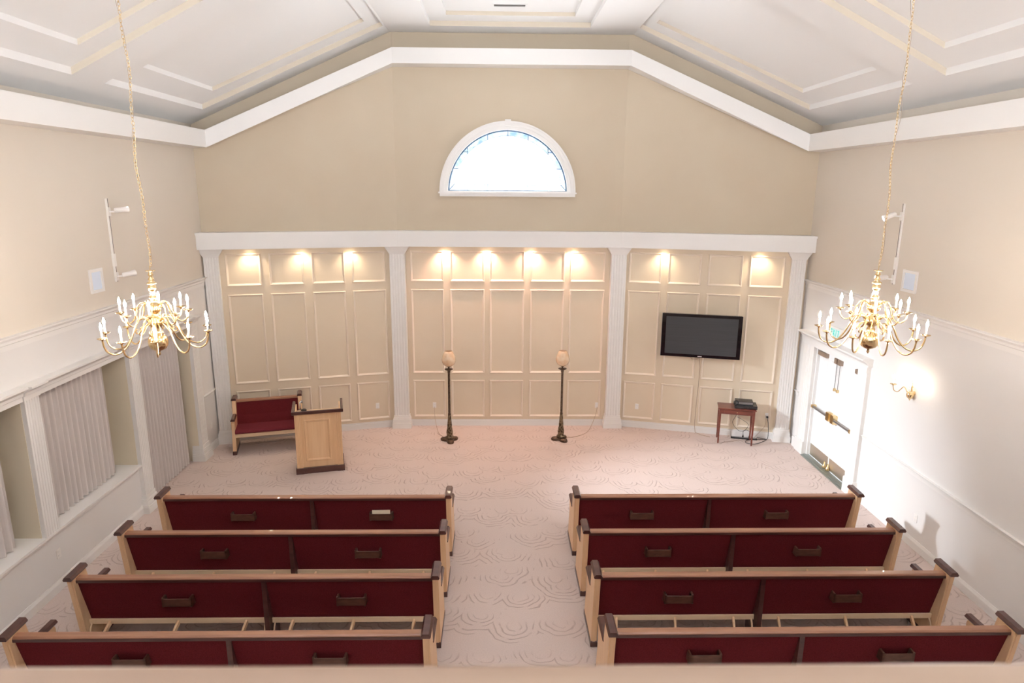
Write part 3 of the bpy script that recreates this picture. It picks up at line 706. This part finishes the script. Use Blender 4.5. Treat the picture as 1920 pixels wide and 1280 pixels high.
# local: x along wall, -y to room
TX0, TX1, TY0, TY1, TZ = -.335, .335, -.52, -.16, .735
obj('tabletop', MB().box(TX0-.02, TX1+.02, TY0-.02, TY1+.01, TZ-.02, TZ, .005), M['redwood'], tb)
obj('apron', MB().box(TX0+.01, TX1-.01, TY0+.01, TY1, TZ-.12, TZ-.02), M['redwood'], tb)
dr = obj('drawer', MB().box(TX0+.10, TX1-.10, TY0, TY0+.012, TZ-.11, TZ-.03, .003), M['redwood'], tb)
obj('knob', MB().lathe([(0, -.010), (.010, -.004), (.012, .004), (.006, .012), (0, .012)], 12, (0, TY0-.008, TZ-.07)), M['brass'], dr)
for x in (TX0, TX1-.042):
    for y in (TY0, TY1-.042):
        cx, cy = x+.021, y+.021
        obj('leg', MB().loft([[(cx-a, cy-a, z), (cx+a, cy-a, z), (cx+a, cy+a, z), (cx-a, cy+a, z)] for z, a in ((0, .012), (.09, .017), (.10, .014), (.5, .02), (TZ-.02, .021))]), M['redwood'], tb)
def boxdev(name, label, s, z, off, w, d, h, parts):
    t = seg_thing(name, label, 'electronics', SR, s, z, off)
    obj('housing', MB().box(-w/2, w/2, -d/2, d/2, 0, h, .004), M['black'], t)
    obj('front_panel', MB().box(-w/2+.01, w/2-.01, -d/2-.003, -d/2, .008, h-.008), M['grey'] if parts else M['tvside'], t)
    obj('button', MB().lathe([(0, -.004), (.008, -.003), (.008, .003), (0, .003)], 10, (w*.08, -d/2-.004, h/2)), M['chrome'], t)
    return t
boxdev('dvd_player', 'wide black player box lying on the small mahogany table', 2.59, TZ, .33, .42, .29, .065, False)
boxdev('cable_receiver', 'smaller black box stacked on the wide player box', 2.56, TZ+.065, .31, .33, .22, .062, True)
tag(obj('headset', MB().torus((0, 0, 0), .045, .012, (1, .2, 0), .9, 16, 8), M['black']), 'small round black coil leaning at the left of the stacked black boxes', 'cable coil').location = SR.p(2.40, TZ+.065+.055, .475)
ps = thing('power_strip', 'long dark power strip with two plugs on the carpet beneath the small table', 'power strip', (4.83, 12.56, 0), math.atan2(-.10, .40))
obj('housing', MB().box(-.26, .24, -.035, .035, 0, .03, .006), M['cable'], ps)
obj('socket_face', MB().box(-.24, .22, -.028, .028, .03, .032), M['grey'], ps)
for x in (-.03, .09): obj('plug', MB().lathe([(.014, .03), (.016, .05), (.010, .075), (.005, .09)], 10, (x, 0, 0)), M['black'], ps)
def cord(label, pts, r=.0055, m='cable'): return tag(obj('power_cable', MB().tube(catmull(pts), r, 6), M[m]), label, 'cable')
o1 = SR.p(3.058, .455, .03)
cord('black cable drooping from the outlet plug and coiling on the carpet round the table leg', [o1, (o1[0]+.02, o1[1]-.03, .35), (o1[0]+.02, o1[1]-.08, .15), (5.27, 12.50, .02), (5.10, 12.36, .008), (4.92, 12.26, .008), (4.78, 12.33, .008), (4.86, 12.47, .008), (5.1, 12.50, .012), (5.24, 12.50, .01), (5.22, 12.54, .01), (5.08, 12.56, .03)])
o2 = SR.p(3.03, .50, .03)
cord('pale cable slanting from the outlet to behind the small table', [o2, (5.22, 12.54, .3), (5.1, 12.55, .12), (5.02, 12.56, .02)], .004, 'cable_l')
cord('dark cable looped under the tabletop beside the right table leg', [(4.62, 12.52, .64), (4.60, 12.50, .52), (4.55, 12.52, .36), (4.68, 12.50, .20), (4.80, 12.48, .22), (4.86, 12.50, .33), (4.72, 12.48, .44), (4.61, 12.48, .50)], .004)
cord('dark cable arching between the two plugs on the power strip', [(4.80, 12.567, .09), (4.80, 12.567, .16), (4.86, 12.552, .19), (4.915, 12.54, .16), (4.917, 12.54, .09)], .004)
tag(obj('electrical_plug', MB().box(-.016, .016, -.03, 0, -.02, .02, .005), M['black']), 'black plug pushed into the outlet right of the small table', 'plug').location = SR.p(3.058, .46, .012)

# ------------------------------------------------------------------ wall panels and track lights
def wall_panel(S, s0, s1, z0, z1, label):
    a = S.p((s0+s1)/2, (z0+z1)/2, 0); t = thing('wall_panel', label, 'wall panel', a, 0)
    sg = 1 if S is WLS else -1; hs, hz = (s1-s0)/2, (z1-z0)/2
    k = MB()
    for y0, y1, q0, q1 in ((-hs-.04, -hs, -hz-.04, hz+.04), (hs, hs+.04, -hz-.04, hz+.04), (-hs, hs, hz, hz+.04), (-hs, hs, -hz-.04, -hz)): k.box(0, sg*.02, y0, y1, q0, q1)
    obj('frame', k, M['white'], t); obj('insert', MB().box(0, sg*.006, -hs, hs, -hz, hz), M['bluewhite'], t, 'pale blue insert')
wall_panel(WLS, 8.95, 9.17, 3.52, 3.76, 'small white framed panel with pale blue insert on the left wall above the chandelier')
wall_panel(WRS, 9.16, 9.42, 3.53, 3.76, 'small white framed panel with pale blue insert on the right wall beside the track light')
def track(S, y, z0, z1, label, dirs):
    sg = 1 if S is WLS else -1
    t = thing('track_light', label, 'track light', S.p(y, (z0+z1)/2, 0), 0, 'vertical track lights'); hz = (z1-z0)/2
    obj('track_rail', MB().box(0, sg*.022, -.018, .018, -hz, hz, .003), M['plastic'], t)
    obj('rail_slot', MB().box(sg*.022, sg*.024, .006, .016, -hz, hz), M['slot'], t)
    obj('connector', MB().box(0, sg*.034, -.026, .026, -hz+.22, -hz+.40, .004), M['plastic'], t)
    for zc, d in ((hz-.18, dirs[0]), (-hz+.08, dirs[1])):
        a = obj('lamp_head', MB().box(sg*.022, sg*.04, -.03, .03, zc-.06, zc+.06, .004).tube([(sg*.03, 0, zc), (sg*.085, .02, zc), (sg*.12, .05, zc+.01)], .012, 8), M['plastic'], t)
        d = Vector(d).normalized(); c = Vector((sg*.13, .05, zc+.02)); 
        obj('lamp_can', MB().tube([c-d*.05, c-d*.04, c+d*.07, c+d*.10, c+d*.13], [.02, .034, .036, .043, .045], 16), M['plastic'], a)
        obj('lens', MB().tube([c+d*.128, c+d*.133], [.041, .038], 16), M['lens'], a)
track(WLS, 9.52, 3.56, 4.72, 'white vertical track with two spotlight heads on the left wall', ((.6, .7, .05), (.55, .75, .1)))
track(WRS, 9.66, 3.55, 4.72, 'white vertical track with two spotlight heads on the right wall', ((-.7, .2, -.35), (-.8, -.05, -.1)))

# ceiling vent
vt = thing('ceiling_vent', 'narrow grey louvred vent in the centre of the white ceiling', 'vent', (.035, 11.98, ZT+.085*1.75))
obj('frame', MB().box(-.29, .29, -.075, .075, -.008, 0), M['ceil'], vt)
obj('duct', MB().box(-.26, .26, -.045, .045, -.012, -.008), M['slot'], vt)
for i in range(26): obj('louvre', MB().box(-.25+i*.02, -.244+i*.02, -.045, .045, -.022, -.01), M['grey'], vt)

# ------------------------------------------------------------------ chandeliers
def candle(parent, r, z, bulbmat, sc=1.):
    pan = obj('drip_pan', MB().lathe([(0, -.022), (.008, -.018), (.012, -.008), (.030, -.002), (.044, .006), (.045, .009), (.028, .004), (.014, .006), (.014, .016), (0, .016)], 18, (r, 0, z)), M['brass'], parent)
    obj('candle_sleeve', MB().lathe([(.0095, .010), (.0095, .085), (0, .085)], 12, (r, 0, z)), M['candle'], parent)
    obj('bulb', MB().lathe([(.005, .085), (.009, .096), (.0125, .112), (.011, .130), (.005, .148), (.001, .160)], 10, (r, 0, z)), bulbmat, parent)
def arm_tube(pts, r): return MB().tube(catmull([(a, 0, b) for a, b in pts], 6), r, 8)
def make_chandelier(loc, label):
    t = thing('chandelier', label, 'chandelier', loc, .12, 'twin brass chandeliers')   # origin at the top plate
    H = loc[2]
    obj('body', MB().lathe([(0, .045), (.004, .045), (.004, .005), (.045, .002), (.046, -.003), (.012, -.008), (.020, -.025), (.026, -.045), (.016, -.06), (.024, -.075), (.030, -.09), (.018, -.102), (.042, -.118), (.045, -.13), (.022, -.138),
        (.034, -.15), (.040, -.17), (.030, -.195), (.018, -.21), (.028, -.225), (.018, -.24), (.034, -.26), (.038, -.285), (.024, -.305), (.040, -.325), (.060, -.34), (.064, -.375), (.060, -.40), (.035, -.415), (.028, -.44),
        (.042, -.46), (.065, -.475), (.074, -.50), (.072, -.545), (.045, -.56), (.030, -.58), (.042, -.60), (.036, -.62), (.06, -.64), (.084, -.67), (.094, -.71), (.090, -.75), (.070, -.785), (.04, -.803), (.014, -.812), (.010, -.825), (.015, -.838), (.006, -.855), (0, -.86)], 28), M['brass'], t)
    low = obj('arm', arm_tube([(0.0549, -0.52), (0.1007, -0.465), (0.151, -0.475), (0.1967, -0.56), (0.2471, -0.675), (0.3111, -0.755), (0.3843, -0.785), (0.4484, -0.755), (0.4758, -0.7), (0.485, -0.64)], .0085), M['brass'], t)
    low.data.name = 'arm'; candle(low, .485, -.62, M['bulb'])
    up = obj('arm', arm_tube([(0.0438, -0.37), (0.0744, -0.325), (0.1138, -0.315), (0.1488, -0.36), (0.1706, -0.44), (0.2056, -0.5), (0.2494, -0.515), (0.2888, -0.485), (0.3019, -0.43)], .0075), M['brass'], t)
    candle(up, .302, -.41, M['bulb'])
    for proto, n, o in ((low, 10, 0), (up, 8, .2)):
        proto.rotation_euler = (0, 0, o)
        for i in range(1, n):
            c = dup(proto, t); c.rotation_euler = (0, 0, o+2*PI*i/n)
    for i in range(10):     # short scrolls between the lower arms
        a = 2*PI*(i+.5)/10
        s_ = obj('scroll', MB().tube(catmull([(.06, 0, -.52), (.10, 0, -.55), (.14, 0, -.60), (.175, 0, -.62), (.185, 0, -.59), (.165, 0, -.575)], 4), .006, 6), M['brass'], t); s_.rotation_euler = (0, 0, a)
    # chain
    zt = (zL(loc[0]) if loc[0] < 0 else zR(loc[0]))+.085*1.75-H
    k = MB(); z = .055; i = 0; rnd = random.Random(3)
    while z < zt-.03:
        k.torus((.014*math.sin(z*4.2)+.006*math.sin(z*11), .010*math.cos(z*4), z), .011, .0024, (1, .2, 0) if i % 2 else (.2, 1, 0), 1.9, 12, 5); z += .034; i += 1
    obj('chain', k, M['brass'], t)
    obj('cord', MB().tube([(.016*math.sin(z*4.2+.3)+.014*math.sin(z*9.5), .014*math.cos(z*7), z) for z in [.03+j*.03 for j in range(int((zt-.05)/.03))]], .0022, 5), M['bronzemetal'], t)
    obj('canopy', MB().lathe([(0, -.05), (.02, -.045), (.05, -.02), (.065, 0), (.065, .03), (0, .03)], 20, (0, 0, zt)), M['brass'], t)
    return t
make_chandelier((-3.565, 6.6, 4.085), 'brass candle-arm chandelier hanging over the left block of pews')
make_chandelier((3.67, 6.6, 4.12), 'brass candle-arm chandelier hanging over the right block of pews, before the doors')

# sconce
sc = thing('wall_sconce', 'brass two-arm candle sconce on the right wall beside the double doors', 'sconce', (XR, 8.84, 2.13))
obj('backplate', MB().lathe([(0, -.11), (.005, -.105), (.008, -.09), (.022, -.08), (.046, -.05), (.050, -.02), (.040, .01), (.02, .025), (.026, .045), (.016, .07), (.026, .09), (.012, .12), (.016, .14), (.006, .17), (0, .19)], 20, (-.055, 0, 0)), M['brass'], sc)
obj('wall_mount', MB().tube([(-.06, 0, 0), (0, 0, 0)], [.02, .03], 14), M['brass'], sc)
for ang in (PI-.95, PI+.95):
    a = obj('arm', arm_tube([(.04, .0), (.09, .07), (.13, .03), (.17, -.02), (.22, -.01), (.24, .05)], .006), M['brass'], sc); a.location = (-.055, 0, 0); a.rotation_euler = (0, 0, ang)
    candle(a, .24, .07, M['bulb2'])

# ------------------------------------------------------------------ downlights under the beam
def downlight(S, s, label, col, power):
    p = S.p(s, 3.768, .135)
    t = thing('downlight', label, 'downlight', p, 0, 'recessed downlights under the beam')
    obj('trim_ring', MB().lathe([(.05, 0), (.05, -.006), (.036, -.006), (.036, 0)], 20), M['white'], t)
    obj('lens', MB().lathe([(0, -.001), (.036, -.001), (.036, -.004), (0, -.004)], 20), M['can'], t)
    lamp('downlight_glow', 'SPOT', (p[0], p[1], p[2]-.02), power, col, (p[0]-S_n(S)[0]*.03, p[1]-S_n(S)[1]*.03, 3.0), spot_size=math.radians(125), spot_blend=.9, shadow_soft_size=.03)
def S_n(S): return (0, -1) if S is SM_ else (S.n.x, S.n.y)
Wm, Pk = (1, .80, .56), (1, .60, .44)
for i, (S, s, c, pw) in enumerate([(SL, 2.76, Wm, 7), (SL, 1.83, Wm, 7), (SL, .93, Wm, 7), (SM_, -1.196, Pk, 18), (SM_, -.369, Pk, 18), (SM_, .508, Pk, 18), (SM_, 1.354, Pk, 18), (SR, .86, Wm, 8), (SR, 2.66, Wm, 8)]):
    wh = ['leftmost of the three over the left panelling', 'middle of the three over the left panelling', 'rightmost of the three over the left panelling',
          'leftmost of the four over the centre panelling', 'second from left of the four over the centre panelling', 'third from left of the four over the centre panelling', 'rightmost of the four over the centre panelling',
          'left of the two over the right panelling', 'right of the two over the right panelling'][i]
    downlight(S, s, 'lit downlight under the white beam, '+wh, c, pw)

# added spots set at the track heads: ceiling fill, daylight stand-in on the doors
lamp('fill_spot', 'SPOT', (-5.36, 9.68, 3.68), 190, (.86, .94, 1), (1.2, 10.6, 7.5), spot_size=math.radians(64), spot_blend=1., shadow_soft_size=.06)
lamp('fill_spot', 'SPOT', (5.52, 9.84, 3.68), 215, (.86, .94, 1), (-1.0, 10.6, 7.5), spot_size=math.radians(64), spot_blend=1., shadow_soft_size=.06)
lamp('fill_spot', 'SPOT', (-5.36, 9.68, 4.62), 1600, (.84, .92, 1), (5.6, 10.4, .15), spot_size=math.radians(34), spot_blend=1., shadow_soft_size=.3)
